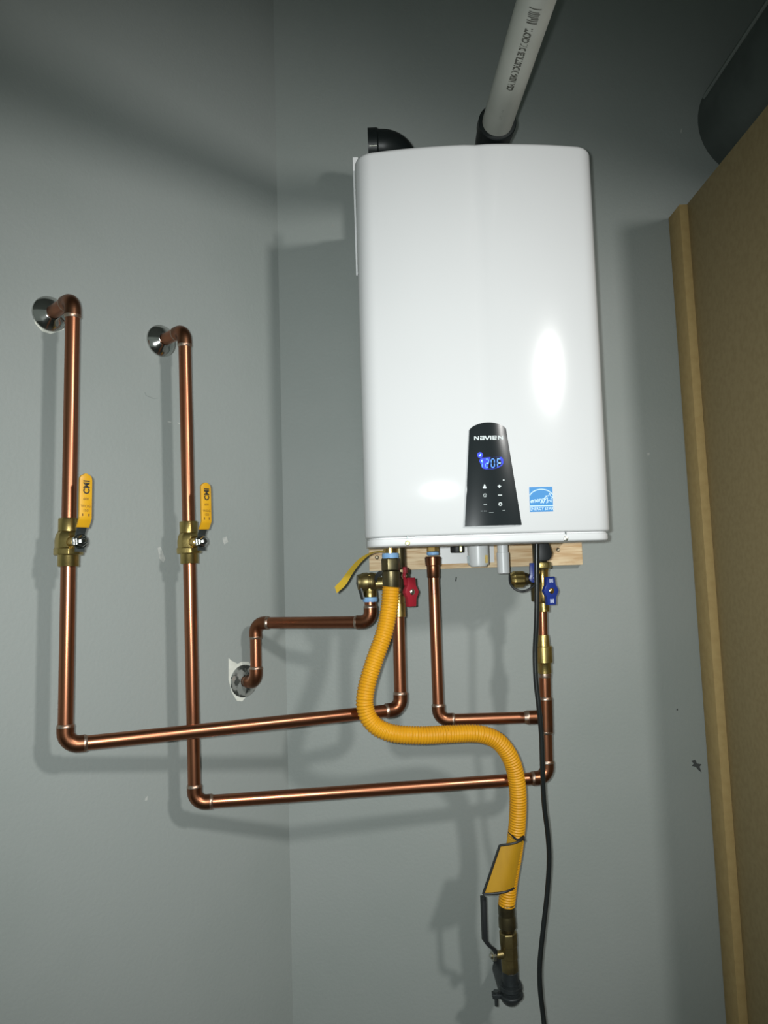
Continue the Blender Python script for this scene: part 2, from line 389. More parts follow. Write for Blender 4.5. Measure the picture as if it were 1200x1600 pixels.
# brand lettering  N a V I e N
def roll_px(ox, oy, sc=1.0): return lambda x, y: (ox+x*sc+.012*y, oy-.020*x+y)
L = roll_px(740.3, 682.6)
g = G()
def lbar(x0, y0, x1, y1, w): a = L(x0, y0); b = L(x1, y1); bar(g, *a, *b, w)
H = 6.0; w = 1.5
lbar(.8, 0, .8, H, 1.7); lbar(6.6, 0, 6.6, H, 1.7); lbar(.8, .4, 6.6, H-.4, 1.9)                                          # N
x = 9.0; lbar(x, .7, x+5.6, .7, w); lbar(x+5.9, 0, x+5.9, H, 1.5); lbar(x, 3.1, x+5.6, 3.1, 1.2); lbar(x, H-.7, x+5.6, H-.7, w); lbar(x+.7, 3, x+.7, H, 1.5)   # a
x = 16.4; lbar(x, 0, x+3.6, H, 1.9); lbar(x+7.2, 0, x+3.6, H, 1.9)                                                        # V
lbar(25.6, 0, 25.6, H, 1.9)                                                                                              # I
x = 28.2; lbar(x+.7, 0, x+.7, H, 1.5); lbar(x, .7, x+6.4, .7, w); lbar(x+5.9, 0, x+5.9, 3.4, 1.5); lbar(x, 3.1, x+6.4, 3.1, 1.2); lbar(x, H-.7, x+6.4, H-.7, w)  # e
lbar(37.6, 0, 37.6, H, 1.7); lbar(44.2, 0, 44.2, H, 1.7); lbar(37.6, .4, 44.2, H-.4, 1.9)                                 # N
lab(obj('brand_lettering', g, 'panel_print', panel), 'silver brand lettering')
# lit display
D = roll_px(748.0, 717.5)
g = G(); pts = [(0, 4), (1, .5), (4, -1), (14, -1.6), (27, -2), (35, -1.8), (37.5, 2), (37.5, 8), (35, 12), (29, 15), (20, 17), (10, 17), (5, 15.5), (3.5, 12)]
poly_px(g, [D(*p) for p in pts], .0002)
obj('display_halo', g, 'display_glow', panel)  # bloom and backlight bleed round the digits, built as a glowing plate
g = G()
def seg7(g, x, segs, w=5.0, h=13.0, t=1.25):
    S = {'a': (.8, 0, w-.8, 0), 'b': (w, .8, w, h/2-.6), 'c': (w, h/2+.6, w, h-.8), 'd': (.8, h, w-.8, h), 'e': (0, h/2+.6, 0, h-.8), 'f': (0, .8, 0, h/2-.6), 'g': (.8, h/2, w-.8, h/2)}
    for s in segs:
        a, b, c, d = S[s]; bar(g, *D(x+a, b+1.2), *D(x+c, d+1.2), t, .0006)
seg7(g, -.6, 'bc'); seg7(g, 9.4, 'abged'); seg7(g, 18.4, 'abcdef'); seg7(g, 28.2, 'aefg', 5.4)
obj('temperature_digits', g, 'display_digit', panel)
g = G(); poly_px(g, [D(2.2, 4.6), D(4.4, 1.6), D(4.4, 5.2)], .0007)
for a, b, c, d in ((11.5, 7.7, 14, 7.7), (28.0, 1.2, 29.4, 1.2), (29.8, 7.7, 33.4, 7.7)): bar(g, *D(a, b), *D(c, d), 1.3, .0008)
obj('digit_highlight', g, 'display_bright', panel)
g = G(); ring(g, 749.3, 712, 0, 4.6, d=.0002)
obj('status_light', g, 'display_glow', panel)
g = G(); bar(g, 747.6, 713.6, 750.8, 710.6, 1.8, .0006); bar(g, 748.6, 713.4, 750.6, 712.4, 1.6, .0007)
obj('status_icon', g, 'display_bright', panel)
# touch keys
g = G(); poly_px(g, [(753.8, 764.2), (753.2, 761.6), (755, 760.4), (755.2, 757.6), (757.2, 757.8), (757.6, 760.4), (759, 761.8), (758.4, 764.4)]); obj('flame_key', g, 'panel_print', panel)
g = G(); bar(g, 776.4, 760.6, 782, 760.6, 1.5); bar(g, 779.2, 758, 779.2, 763.4, 1.7); obj('plus_key', g, 'panel_print', panel)
g = G(); ring(g, 756.8, 774.8, 1.9, 3.0); bar(g, 756.4, 773, 757.2, 776.6, 1.1); obj('info_key', g, 'panel_print_dim', panel)
g = G(); bar(g, 777, 774.4, 783.2, 774.4, 1.5); obj('minus_key', g, 'panel_print', panel)
g = G(); bar(g, 754.6, 788.8, 759.8, 788.8, 1.3); obj('dash_key', g, 'panel_print_dim', panel)
g = G(); ring(g, 780.6, 788.4, 1.5, 2.9); obj('power_key', g, 'panel_print', panel)
g = G(); ring(g, 786.0, 751.0, 0, 1.3, n=10); obj('indicator_dot', g, 'panel_print', panel)
g = G(); bar(g, 750, 799.2, 753, 799.2, .9); bar(g, 755, 799.2, 759.4, 799.2, 1.0); bar(g, 763, 801.6, 770, 801.4, .5); bar(g, 784, 798.2, 788, 798, .7); obj('small_print', g, 'panel_print_dim', panel)
# energy sticker
def SY(X): return front(X-HX)
def spt(px, py, d): x, z = hz(px, py); return V((x, SY(x)-d, z))
def spoly(g, pts, d, th=.0004): g.prism([spt(x, y, d) for x, y in pts], V((0, th, 0)))
g = G(); xs = [827.0+37.0*k/6 for k in range(7)]
g.sheet([spt(x, 761-.028*(x-827), .0004) for x in xs], [spt(x+1.4, 800-.028*(x-827), .0004) for x in xs], V((0, .0006, 0)))
st = lab(obj('efficiency_sticker', g, 'sticker_blue', heater), 'square blue efficiency sticker with white star mark')
def sk(x, y): return (827.2+x*37.2+y*1.3, 760.9-x*1.05+y*39)          # 0..1 sticker coordinates
def sbar(g, x0, y0, x1, y1, w, d=.0009):
    a = sk(x0, y0); b = sk(x1, y1); dx, dy = b[0]-a[0], b[1]-a[1]; Ln = math.hypot(dx, dy) or 1; nx, ny = -dy/Ln*w/2, dx/Ln*w/2
    spoly(g, [(a[0]+nx, a[1]+ny), (b[0]+nx, b[1]+ny), (b[0]-nx, b[1]-ny), (a[0]-nx, a[1]-ny)], d)
g = G(); P = [(.5+.545*math.cos(a), .50-.40*math.sin(a)) for a in [R(24+132*k/14) for k in range(15)]]
for a, b in zip(P, P[1:]): sbar(g, *a, *b, 1.5)
obj('arc', g, 'sticker_white', st)
g = G(); cx, cy = .84, .45; S = []
for k in range(10):
    a = R(-90+36*k+8); r = .20 if k % 2 == 0 else .085; S.append((cx+r*.85*math.cos(a), cy+r*math.sin(a)))
for k in range(10): sbar(g, *S[k], *S[(k+1) % 10], 1.0)
obj('star', g, 'sticker_white', st)
def script_fn(cx, cy, sl, slope, d):
    def fn(x, y):
        a = sk(cx+x+sl*y, cy-y-slope*x); return spt(a[0], a[1], d)
    return fn
g = G(); text_on(g, 'energy', .25, script_fn(.37, .53, .25, .10, .0009), .006); sbar(g, .0, .60, .16, .545, 1.2); sbar(g, .62, .46, .74, .38, 1.2); sbar(g, .46, .66, .52, .52, 1.2); sbar(g, .58, .66, .63, .54, 1.2); sbar(g, .7, .66, .8, .6, 1.1)
obj('script_lettering', g, 'sticker_white', st)
g = G(); sbar(g, 0, .765, 1, .765, 1.7); obj('divider', g, 'sticker_white', st)
g = G(); text_on(g, 'ENERGY STAR', .172, script_fn(.5, .885, 0, 0, .0009), .003, .92); obj('lettering', g, 'sticker_white', st)

# underside fittings of the heater
obj('mounting_bracket', G().box(((at(687, 870, YW-.023).x+at(772, 870, YW-.023).x)/2, YW-.0225, at(730, 880, YW-.023).z+.035), at(772, 870, YW-.023).x-at(687, 870, YW-.023).x, .004, .07), 'white_steel', heater)
def vcyl(px, py0, py1, Y, prof_r, m, name, seg=24, parent=heater):
    a = at(px, py0, Y); b = at(px, py1, Y); Ln = a.z-b.z
    return obj(name, G().lathe(V((a.x, Y, b.z)), UP, [(t*Ln, r) for t, r in prof_r], seg), m, parent)
dc = vcyl(746, 838, 885.5, 1.60, [(0, .0165), (.03, .0178), (.06, .0178), (.06, .0215), (.13, .022), (1, .022)], 'grey_pvc', 'condensate_cap')
for sx in (-.0185, .0185):
    obj('lug', G().box(at(746, 874, 1.58)+V((sx, 0, 0)), .005, .005, .016), 'steel_dark' if sx < 0 else 'ribbon_yellow', dc)
do = vcyl(784.5, 838, 896.5, 1.585, [(0, .0110), (.02, .0126), (.56, .0130), (.57, .0112), (1, .0112)], 'grey_pvc', 'drain_outlet')
pl = vcyl(713.5, 838, 863.5, 1.62, [(0, .0135), (.08, .0145), (1, .0145)], 'black_rubber', 'black_plug', 16)
obj('band', G().box(at(720, 857, 1.604), .004, .003, .012), 'zinc_yellow', pl)
bt = at(850, 866, 1.545)
g = G(); g.prism([at(x, y, 1.525) for x, y in ((839, 846), (857, 845), (863, 864), (862, 872), (857, 876), (840, 878))], FW*.04)
obj('cable_boot', g, 'black_rubber', heater, .003)
GA = at(610.5, 880, 1.475)                     # gas connection axis
g = G(); g.lathe(V((GA.x, 1.475, at(610, 866, 1.475).z)), UP, [(0, .0148), (.045, .0148)], 24)
gi = obj('gas_inlet', g, 'brass_bright', heater)
zt0 = at(610, 872.5, 1.475).z; zt1 = at(610, 864.5, 1.475).z
obj('thread_tape', G().lathe(V((GA.x, 1.475, zt0)), UP, [(0, .0158), ((zt1-zt0)*.5, .0166), (zt1-zt0, .0156)], 24), 'thread_tape', gi)
RX = at(676.5, 870, 1.575)
g = G().lathe(V((RX.x, 1.575, at(676, 867, 1.575).z)), UP, [(0, .0110), (.006, .0110), (.007, .0128), (.02, .0128), (.045, .0128)], 6)
ri = obj('return_inlet', g, 'brass_bright', heater)
za = at(676, 867.5, 1.575).z; zb_ = at(676, 862.5, 1.575).z
obj('thread_tape', G().lathe(V((RX.x, 1.575, za)), UP, [(0, .0122), ((zb_-za)*.5, .0130), (zb_-za, .0122)], 24), 'thread_tape', ri)

# ================================================================== VENT FITTINGS
P0 = at(777.5, 190, 1.45)
def solve_level(px, py, z):
    lo, hi = .4, 3.0
    for _ in range(60):
        m = (lo+hi)/2
        if at(px, py, m).z < z: lo = m
        else: hi = m
    return at(px, py, lo)
P1 = solve_level(838, 0, P0.z)
PD = (P1-P0).normalized()
vp = tag(obj('vent_pipe', G().lathe(P0+PD*-.03, PD, [(0, .0301), (1.75, .0301)], 40), 'pvc'), 'long white plastic vent pipe rising towards the viewer from the heater top', 'pipe')
side = PD.cross(UP).normalized()
def on_pipe(c0, ang):                              # text along the pipe, letter tops to the viewer's right
    r = .0303
    def fn(x, y):
        a = ang+y/r; return P0+PD*(c0+x)+(-UP*math.cos(a)+side*math.sin(a))*r
    return fn
AX = R(12)
def proj(P):
    q = CROT.transposed() @ (V(P)-V((0, 0, CAMZ))); return 600+1200*q.x/-q.z, 800-1200*q.y/-q.z
def along(py):
    lo, hi = -.05, .75
    for _ in range(50):
        m = (lo+hi)/2
        if proj(P0+PD*m-UP*.03)[1] > py: lo = m
        else: hi = m
    return lo
c0, c1 = along(142), along(45)
words = "CSA NSM-INDUSTRIES DVI CMD'T."
v_, f_ = text_flat(words, .0160, .0008); wd = max(p[0] for p in v_)-min(p[0] for p in v_)
g = G(); text_on(g, words, .0160, on_pipe((c0+c1)/2, AX), .0008, (c1-c0)/wd)
obj('pipe_lettering', g, 'pvc_print', vp)
g = G(); text_on(g, 'UPC 1-94', .0085, on_pipe(along(180), AX), 0, .9); obj('faint_lettering', g, 'pvc_faint', vp)
c0, c1 = along(38), along(13); fn = on_pipe((c0+c1)/2, AX); kx = (c1-c0)/.058
for k, (dx, w, h0, h1) in enumerate(((-.027, .005, -.009, .008), (-.019, .003, -.009, .009), (-.012, .004, -.009, .003), (-.006, .003, -.008, .009), (.0, .002, -.008, .010), (.006, .003, -.009, .010), (.012, .002, -.007, .009), (.024, .003, -.009, .011))):
    hs = [h0+(h1-h0)*i/6 for i in range(7)]
    g = G().sheet([fn((dx-w/2)*kx, h) for h in hs], [fn((dx+w/2)*kx, h) for h in hs], -UP*.0002)
    obj('printed_bar', g, 'pvc_print', vp)
# elbow holding the vent pipe
EB = P0-PD*.075
foot = V((EB.x, EB.y, ZT-.02))
path = fillet([foot, EB, P0-PD*.002], .045, 10)
t = thing('vent_elbow', 'black plastic elbow on the heater top gripping the white vent pipe', 'vent elbow', foot)
obj('body', G().tube(path, .0352, 32), 'black_abs', t)
obj('socket_rim', G().lathe(P0-PD*.028, PD, [(0, .0352), (.003, .0378), (.026, .0378), (.028, .036), (.028, .0306), (.012, .0304)], 36, caps=False), 'black_abs', t)
# open elbow
a0 = at(628, 230, 1.56); zax = at(600, 227.5, 1.56).z
foot = V((a0.x, 1.56, ZT-.02)); hub = V((a0.x, 1.56, zax)); end = V((at(575, 220, 1.56).x, 1.56, zax))
t = thing('vent_elbow', 'black plastic elbow with open end turned left on the heater top', 'vent elbow', foot)
pth = fillet([foot, hub, end+RT*.018], .043, 12)
obj('body', G().tube(pth, .0325, 32), 'black_abs', t)
obj('socket_rim', G().lathe(end, RT, [(.004, .030), (0, .030), (0, .0352), (.019, .0352), (.022, .033)], 32, caps=False), 'black_abs', t)
obj('latch_pin', G().tube([at(577, 228, 1.523), at(589, 227.5, 1.523)], .0016, 8), 'zinc', t)

# ================================================================== COPPER LINES
def elbow(t, a, c, b, r, m='copper_old_shaded', rad=None):
    # a: unit direction to one leg, b: to the other, c: corner point
    leg = r*2.55; rad = rad or r*1.75
    pth = fillet([c+a*leg, c, c+b*leg], rad, 7)
    n = len(pth); rr = [r*1.15]*n
    e = obj('elbow', G().tube(pth, rr, 22), m, t)
    for d in (a, b):
        obj('solder_joint', G().lathe(c+d*(leg-.0025), d, [(0, r*1.155), (.0015, r*1.18), (.0035, r*1.13), (.0058, r*1.02)], 22, caps=False), 'solder', e)
    return leg
def pipe(t, a, b, r, m='copper'):
    a, b = V(a), V(b); return obj('pipe', G().tube([a, a.lerp(b, .5), b], r, 24), m, t)
def run(t, pts, r, m='copper', start=0, skip=()):
    """straight pipes between corners, an elbow at each inner corner"""
    pts = [V(p) for p in pts]
    for i in range(len(pts)-1):
        if i in skip: continue
        pipe(t, pts[i], pts[i+1], r, m) if 0 else pipe(t, pts[i]+(pts[i+1]-pts[i]).normalized()*(0 if i == 0 else r*1.2), pts[i+1]-(pts[i+1]-pts[i]).normalized()*(0 if i == len(pts)-2 else r*1.2), r, m)
    for i in range(1, len(pts)-1):
        elbow(t, (pts[i-1]-pts[i]).normalized(), pts[i], (pts[i+1]-pts[i]).normalized(), r)
RL, RB = .0122, .0114
# outer left line (hot)
E1 = onleft(78, 491, 0)
A1 = E1+LN*.100
A1.z = E1.z
B1 = onleft(104, 1165, .100); B1 = V((A1.x, A1.y, B1.z))
dxy = onleft(104, 1165, .100)-onleft(116, 484, .100); B1 = A1+V((dxy.x, dxy.y, 0)); B1.z = onleft(104, 1165, .100).z
C1 = at(625, 1107.5, 1.53); C1.z = (C1.z+B1.z)/2; B1.z = C1.z
C1 = V((at(626, 1107, 1.53).x, 1.53, B1.z))
D1 = V((at(622.5, 962, 1.53).x, 1.53, at(622, 962, 1.53).z))
hot = thing('copper_pipe_line', 'copper pipe line from the outermost wall flange down and across to the red-handled valve', 'pipe', B1)
run(hot, [E1+LN*.001, A1, B1, C1, D1], RL)
# inner left line (cold)
E2 = onleft(252, 533, 0); A2 = E2+LN*.09
q = onleft(304, 1257, .09)-onleft(288, 525, .09)
B2 = A2+V((q.x, q.y, 0)); B2.z = onleft(301, 1257, .09).z
YR = 1.57
C2 = at(855, 1213, YR); zz = (B2.z+C2.z)/2; B2.z = zz; C2.z = zz
T2 = at(853, 1120, YR); K2 = at(851, 1049, YR); J2 = at(848.5, 995, YR); V2 = at(847.5, 953, YR)
cold = thing('copper_pipe_line', 'copper pipe line from the second wall flange down and across under the yellow hose', 'pipe', B2)
run(cold, [E2+LN*.001, A2, B2, C2, K2], RL*.985)
pipe(cold, J2, V2, .0094, 'copper')
ax = (K2-C2).normalized(); tz = C2+ax*((T2-C2).dot(ax))
te = obj('tee_fitting', G().tube([tz-ax*.030, tz, tz+ax*.036], RB*1.22, 24), 'copper_old_shaded', cold)
for d, s in ((ax, .034), (-ax, .028)): obj('solder_joint', G().lathe(tz+d*s, d, [(0, RB*1.225), (.002, RB*1.24), (.004, RB*1.18), (.006, RB*1.06)], 22, caps=False), 'solder', te)
# return line to the tee
H2 = at(685.5, 1120.5, YR); H2.z = tz.z; H1 = V((at(676.5, 880, 1.575).x, 1.575, at(676.5, 871, 1.575).z))
H2 = V((at(685.5, 1121, YR).x, YR, tz.z))
ret = thing('copper_pipe_line', 'short copper pipe line straight down from the heater middle and right to the tee', 'pipe', H2)
run(ret, [H1-UP*.01, H2, tz-RT*.012], RB)
obj('threaded_adapter', G().lathe(H1-UP*.030, UP, [(-.012, RB*1.02), (-.010, RB*1.14), (.012, RB*1.16), (.014, .0155), (.030, .0165), (.032, .0145)], 24), 'copper_old_shaded', ret)
sj = tz-RT*.030
obj('tee_branch', G().lathe(tz-RT*.010, -RT, [(0, RB*1.2), (.026, RB*1.2)], 22), 'copper_old_shaded', ret)
obj('solder_joint', G().lathe(tz-RT*.034, -RT, [(0, RB*1.2), (.002, RB*1.24), (.005, RB*1.16), (.010, RB*1.02)], 22, caps=False), 'solder', ret)
# relief drain line
E3 = onleft(381, 1064, 0); A3 = E3+LN*.045
YV = 1.535
B3 = V((A3.x, A3.y, at(411, 973, A3.y).z))
C3 = V((at(579.5, 972, YV).x, YV, B3.z)); D3 = at(577.5, 938, YV); D3 = V((C3.x, YV, D3.z))
dr = thing('copper_pipe_line', 'short stepped copper drain pipe between the relief valve and the wall', 'pipe', A3)
run(dr, [E3+LN*.001, A3, B3, C3, D3], RB*1.04)

# escutcheons
def flange(E, r, label, m, h=.016):
    g = G().lathe(E+LN*.0007, LN, [(0, r), (.002, r), (.0035, r*.975), (h*.55, r*.72), (h*.9, r*.48), (h, r*.40), (h, .0126)], 40, caps=False)
    return tag(obj('pipe_flange', g, m), label, 'pipe flange')
flange(E1, .0325, 'round chrome flange around the outermost pipe in the left wall', 'chrome')
flange(E2, .0325, 'round chrome flange around the second pipe in the left wall', 'chrome')
flange(E3, .034, 'stained chrome flange with bare plaster around it near the wall corner', 'chrome_dirty', .007)

# ================================================================== BALL VALVES WITH YELLOW LEVERS
def ball_valve(c, ax, label, word, sc=1.0, grip_h=.088):
    ax = V(ax).normalized(); st = (LN-ax*LN.dot(ax)).normalized(); sd = ax.cross(st)
    t = thing('ball_valve', label, 'valve', c-ax*.038)
    hexu = sd
    g = G()
    g.lathe(c-ax*.040*sc, ax, [(0, .0165*sc), (.001, .0172*sc), (.018*sc, .0172*sc), (.019*sc, .0178*sc)], 24, sd)
    obj('socket', g, 'brass', t); g = G()
    g.lathe(c+ax*.019*sc, ax, [(0, .0172*sc), (.021*sc, .0172*sc), (.022*sc, .0165*sc)], 24, sd)
    obj('socket', g, 'brass', t)
    g = G().lathe(c-ax*.021*sc, ax, [(0, .0225*sc), (.001, .0235*sc), (.011*sc, .0235*sc), (.012*sc, .022*sc), (.024*sc, .0222*sc), (.034*sc, .0205*sc), (.040*sc, .0172*sc)], 8, sd+st*.4)
    obj('body', g, 'brass', t, .0008)
    obj('stem', G().lathe(c+st*.012*sc, st, [(0, .012*sc), (.022*sc, .0105*sc), (.024*sc, .0075*sc), (.038*sc, .007*sc)], 16), 'brass_bright', t)
    obj('nut', G().lathe(c+st*.0465*sc, st, [(0, .0095*sc), (.0015, .0100*sc), (.006*sc, .0100*sc), (.0075*sc, .0085*sc), (.0076*sc, .005*sc), (.0125*sc, .0048*sc), (.0135*sc, .0035*sc)], 6), 'chrome', t)
    # lever: flat bar that steps outwards and runs up beside the pipe
    w = .0180*sc; th = .0028
    def bar_path(pts, wd, thk):
        g = G(); L_, R_ = [], []
        for (o, h) in pts: L_.append(c+st*o+ax*h-sd*wd/2); R_.append(c+st*o+ax*h+sd*wd/2)
        return g.sheet(L_, R_, st*thk)
    lv = obj('lever', bar_path([(.0425*sc, -.017*sc), (.0425*sc, .010*sc), (.045*sc, .016*sc), (.051*sc, .0235*sc)], w*.86, th), 'steel_dark', t)
    lab(lv, 'dark steel lever arm')
    obj('washer', G().lathe(c+st*.0420*sc, st, [(0, .0125*sc), (.0045*sc, .0125*sc)], 20), 'chrome', t)
    # vinyl grip
    prof = []; z0, z1 = .022*sc, (.022+grip_h)*sc
    def off(h): return .0500*sc+(.0095*sc)*min(1, (h-z0)/(.014*sc))
    hs = [z0+(z1-z0)*k/24 for k in range(25)]
    Lp, Rp = [], []
    for h in hs:
        d = (h-(z1-w*.55))/(w*.55); hw = w*.58*(math.sqrt(max(0.02, 1-d*d)) if d > 0 else 1)
        Lp.append(c+st*off(h)+ax*h-sd*hw); Rp.append(c+st*off(h)+ax*h+sd*hw)
    gr = obj('grip', G().sheet(Lp, Rp, st*.0055), 'yellow_vinyl', lv, .0009, 40)
    lab(gr, 'yellow vinyl lever grip')
    fo = .0500*sc+.0095*sc+.0057
    # sd may point to either side: letters run upwards, tops towards the viewer's left
    left = sd if sd.dot(RT) < 0 else -sd
    def fn(h0, d0):
        return lambda x, y: c+st*fo+ax*(h0+x)+left*(d0+y)
    g = G(); text_on(g, 'CMI', .0145*sc, fn(z0+.0655*sc, -.0012), .0005, .92); obj('lettering', g, 'black_print', lv)
    g = G()
    for hh, words in ((.046, '600'), (.034, 'WOG'), (.027, '150')):
        v, f = text_flat(words, .0062*sc, .0001)
        g.add([c+st*fo+ax*(z0+hh*sc+y)-left*x for x, y in v], f)
    for s in (-1, 1): g.box(c+st*fo+ax*(z0+.020*sc)+left*s*.0052, .0022, .0003, .004, (left, st, ax))
    obj('small_print', g, 'brown_print', lv)
ax1 = (A1-B1).normalized(); k = (onleft(109, 848, .100)-B1).dot(ax1)
ball_valve(B1+ax1*k, ax1, 'brass ball valve with yellow lever on the outermost left pipe', 'CMI', 1.0)
ax2 = (A2-B2).normalized(); k = (onleft(296, 848, .09)-B2).dot(ax2)
ball_valve(B2+ax2*k, ax2, 'brass ball valve with yellow lever on the second pipe from the left', 'CMI', .99)

# ================================================================== GAS HOSE
hp = [(611, 917, 1.475), (608, 950, 1.475), (600, 990, 1.472), (584, 1035, 1.468), (572.5, 1075, 1.465), (570.5, 1105, 1.465), (582, 1130, 1.467), (610, 1145, 1.47), (655, 1149, 1.48), (705, 1147, 1.50), (750, 1147, 1.515), (780, 1160, 1.525), (800, 1190, 1.535), (808.5, 1230, 1.545), (809, 1275, 1.555), (804, 1325, 1.57), (796, 1375, 1.583), (791.5, 1414, 1.59)]
pts = spline([at(*p) for p in hp], 14)
pts, Lh = resample(pts, .0055/6)
rr = []
for i in range(len(pts)):
    s = Lh*i/(len(pts)-1); rr.append((.0162+.00095*math.cos(2*math.pi*s/.0055)))
hose = thing('gas_hose', 'yellow corrugated gas hose curving from the heater down to the shutoff valve', 'hose', pts[-1])
obj('corrugated_tube', G().tube(pts, rr, 24), 'yellow_hose', hose, sharp=60)
gz = at(611, 919, 1.475).z; gz1 = at(611, 893, 1.475).z; gz2 = at(611, 872, 1.475).z
g = G().lathe(V((GA.x, 1.475, gz)), UP, [(0, .0155), (.004, .0170), ((gz1-gz), .0175), ((gz1-gz)+.001, .0158)], 24)
obj('end_nut', g, 'brass_dark', hose)
g = G().lathe(V((GA.x, 1.475, gz1+.001)), UP, [(0, .0165), (.002, .0185), (gz2-gz1-.003, .0185), (gz2-gz1-.001, .017)], 6, RT+FW*.2)
obj('adapter', g, 'brass_dark', hose, .0006)
gn = at(791, 1412, 1.59); gn2 = at(793.5, 1455, 1.595); d = (gn2-gn).normalized(); Ln = (gn2-gn).length
g = G().lathe(gn-d*.002, d, [(0, .0152), (.002, .0168), (.022, .0172), (.024, .0162), (.030, .0175), (.048, .0178), (Ln-.004, .0150), (Ln, .0135)], 16)
obj('end_nut', g, 'brass_dark', hose, 0)

# hang tag on the hose
def hang_tag():
    Y = 1.540
    tl, tr, br, bl = at(781, 1321, Y), at(819, 1313, Y-.004), at(804, 1391, Y-.004), at(755, 1397, Y)
    t = thing('warning_tag', 'yellow tag with black edging wrapped round the lower gas hose', 'tag', bl)
    n = 10; top, bot = [], []
    for k in range(n+1):
        s = k/n; bend = .010*max(0, (s-.55)/.45)**2-.004*math.sin(math.pi*s)
        top.append(tl.lerp(tr, s)+FW*bend); bot.append(bl.lerp(br, s)+FW*bend)
    obj('sheet', G().sheet(top, bot, FW*.0010), 'tag_yellow', t)
    # the wrapped part behind, up to the slanting upper edge
    wl_, wr = at(795, 1300, Y+.020), at(818, 1307, Y+.012); lo_, lr = at(790, 1324, Y+.020), at(818, 1318, Y+.012)
    mid = at(808, 1312, Y+.004); lmid = at(805, 1325, Y+.005)
    obj('wrap', G().sheet(spline([wl_, mid, wr], 5), spline([lo_, lmid, lr], 5), FW*.0010), 'tag_yellow', t)
    e = G(); e.tube(top+[], .0024, 8); obj('edge_trim', e, 'black_rubber', t)
    obj('edge_trim', G().tube(bot, .0024, 8), 'black_rubber', t)
    obj('edge_trim', G().tube([tl, bl], .0026, 8), 'black_rubber', t)
    obj('edge_trim', G().tube(spline([wl_, mid, wr], 5)+[tr], .0022, 8), 'black_rubber', t)
hang_tag()

# ================================================================== GAS SHUTOFF VALVE AND IRON STUB
def gas_valve():
    a = at(793.5, 1455, 1.595); b = at(797, 1517, 1.60); d = (b-a).normalized(); Ln = (b-a).length
    t = thing('gas_shutoff_valve', 'brass gas shutoff valve with narrow black lever below the yellow hose', 'valve', b)
    obj('body', G().lathe(a, d, [(0, .0165), (.002, .0182), (.026, .0182), (.027, .0172), (.050, .0178), (.051, .0168), (.062, .0172), (Ln-.002, .0172), (Ln, .016)], 8, RT+FW*.35), 'brass_dark' if 0 else 'brass_old', t, .0008)
    c = a+d*.043; e = V((-.96, -.28, 0)).normalized()
    obj('stem', G().lathe(c+e*.012, e, [(0, .0085), (.014, .0075), (.020, .0060), (.026, .0060)], 16), 'brass_old', t)
    obj('nut', G().lathe(c+e*.030, e, [(0, .0095), (.001, .0105), (.006, .0105), (.007, .0090), (.0072, .0055), (.011, .0050)], 6), 'zinc', t)
    h = c+e*.027
    w = V((.28, -.96, 0)).normalized()
    p = [h-d*-.013, h+d*-.010, h-d*.020+e*.008, at(760, 1468, 1.575), at(757, 1400, 1.572)]
    p = [h+d*.012, h-d*.012, at(767, 1477, 1.578), at(760.5, 1468, 1.576), at(758, 1400, 1.573)]
    L_ = [q-w*.0065 for q in p]; R_ = [q+w*.0065 for q in p]
    lab(obj('lever', G().sheet(L_, R_, e*.0085), 'black_rubber', t, .001), 'black coated lever')
    # iron stub
    a2 = at(797, 1516, 1.60); c2 = at(799, 1561, 1.605)
    t2 = thing('iron_pipe_stub', 'black iron gas elbow and stub coming out of the wall at the bottom', 'pipe', at(798.5, 1575, 1.62))
    d2 = (c2-a2).normalized(); L2 = (c2-a2).length
    obj('coupling', G().lathe(a2, d2, [(0, .0150), (.001, .0160), (.022, .0165), (.026, .0175)], 20), 'black_iron', t2)
    pth = fillet([a2+d2*.024, c2, V((c2.x, YW-.002, c2.z-.004))], .024, 8)
    obj('elbow', G().tube(pth, .0205, 24), 'black_iron', t2)
    obj('collar', G().lathe(a2+d2*.026, d2, [(0, .0175), (.003, .0225), (.009, .0235), (.012, .0205)], 24), 'black_iron', t2)
    m = a2+d2*.044
    ears = G().lathe(m, d2, [(0, .021), (.002, .024), (.007, .024), (.009, .021)], 24)
    ears.box(m+d2*.0045-RT*.028, .020, .016, .0085)
    obj('clamp', ears, 'black_iron', t2, .0012)
    bz = m-RT*.030
    obj('bolt', G().lathe(bz, d2, [(-.004, .0055), (.0, .0055), (.0005, .0038), (.026, .0038)], 10), 'steel_dark', t2)
mat('brass_old', (.30, .235, .10), .42, .95, col2=(.20, .16, .075), scale=45, bump=.1, bscale=300)
gas_valve()

# ================================================================== HOT ISOLATION VALVE (red) AND RELIEF VALVE
def wing_handle(t, c, n, m, up=UP, h=.056, w=.016, th=.009, screw='zinc', name='handle', printc=None):
    """two-lobed turn handle: axis n, long direction up"""
    n = n.normalized(); up = (up-n*up.dot(n)).normalized(); s = n.cross(up)
    out = []
    prof = [(-.5, .42), (-.5, -.42), (-.22, -.46), (-.12, -.62), (0, -.75), (.12, -.62), (.22, -.46), (.5, -.42), (.5, .42), (.22, .46), (.12, .62), (0, .75), (-.12, .62), (-.22, .46)]
    for a, b in prof: out.append(c+up*h*a+s*w*b)
    hd = obj(name, G().prism(out, n*th), m, t, .0012)
    obj('screw', G().lathe(c+n*th, n, [(0, .0062), (.001, .0060), (.0025, .0042), (.003, .0015)], 12), screw, hd)
    if printc:
        for sg in (-1, 1):
            g = G()
            for k in range(3): g.box(c+n*(th+.0002)+up*sg*h*.36+s*(-.003+.003*k), .0032, .0003, .008-.002*(k % 2), (s, n, up))
            obj('print_mark', g, printc, hd)
    return hd
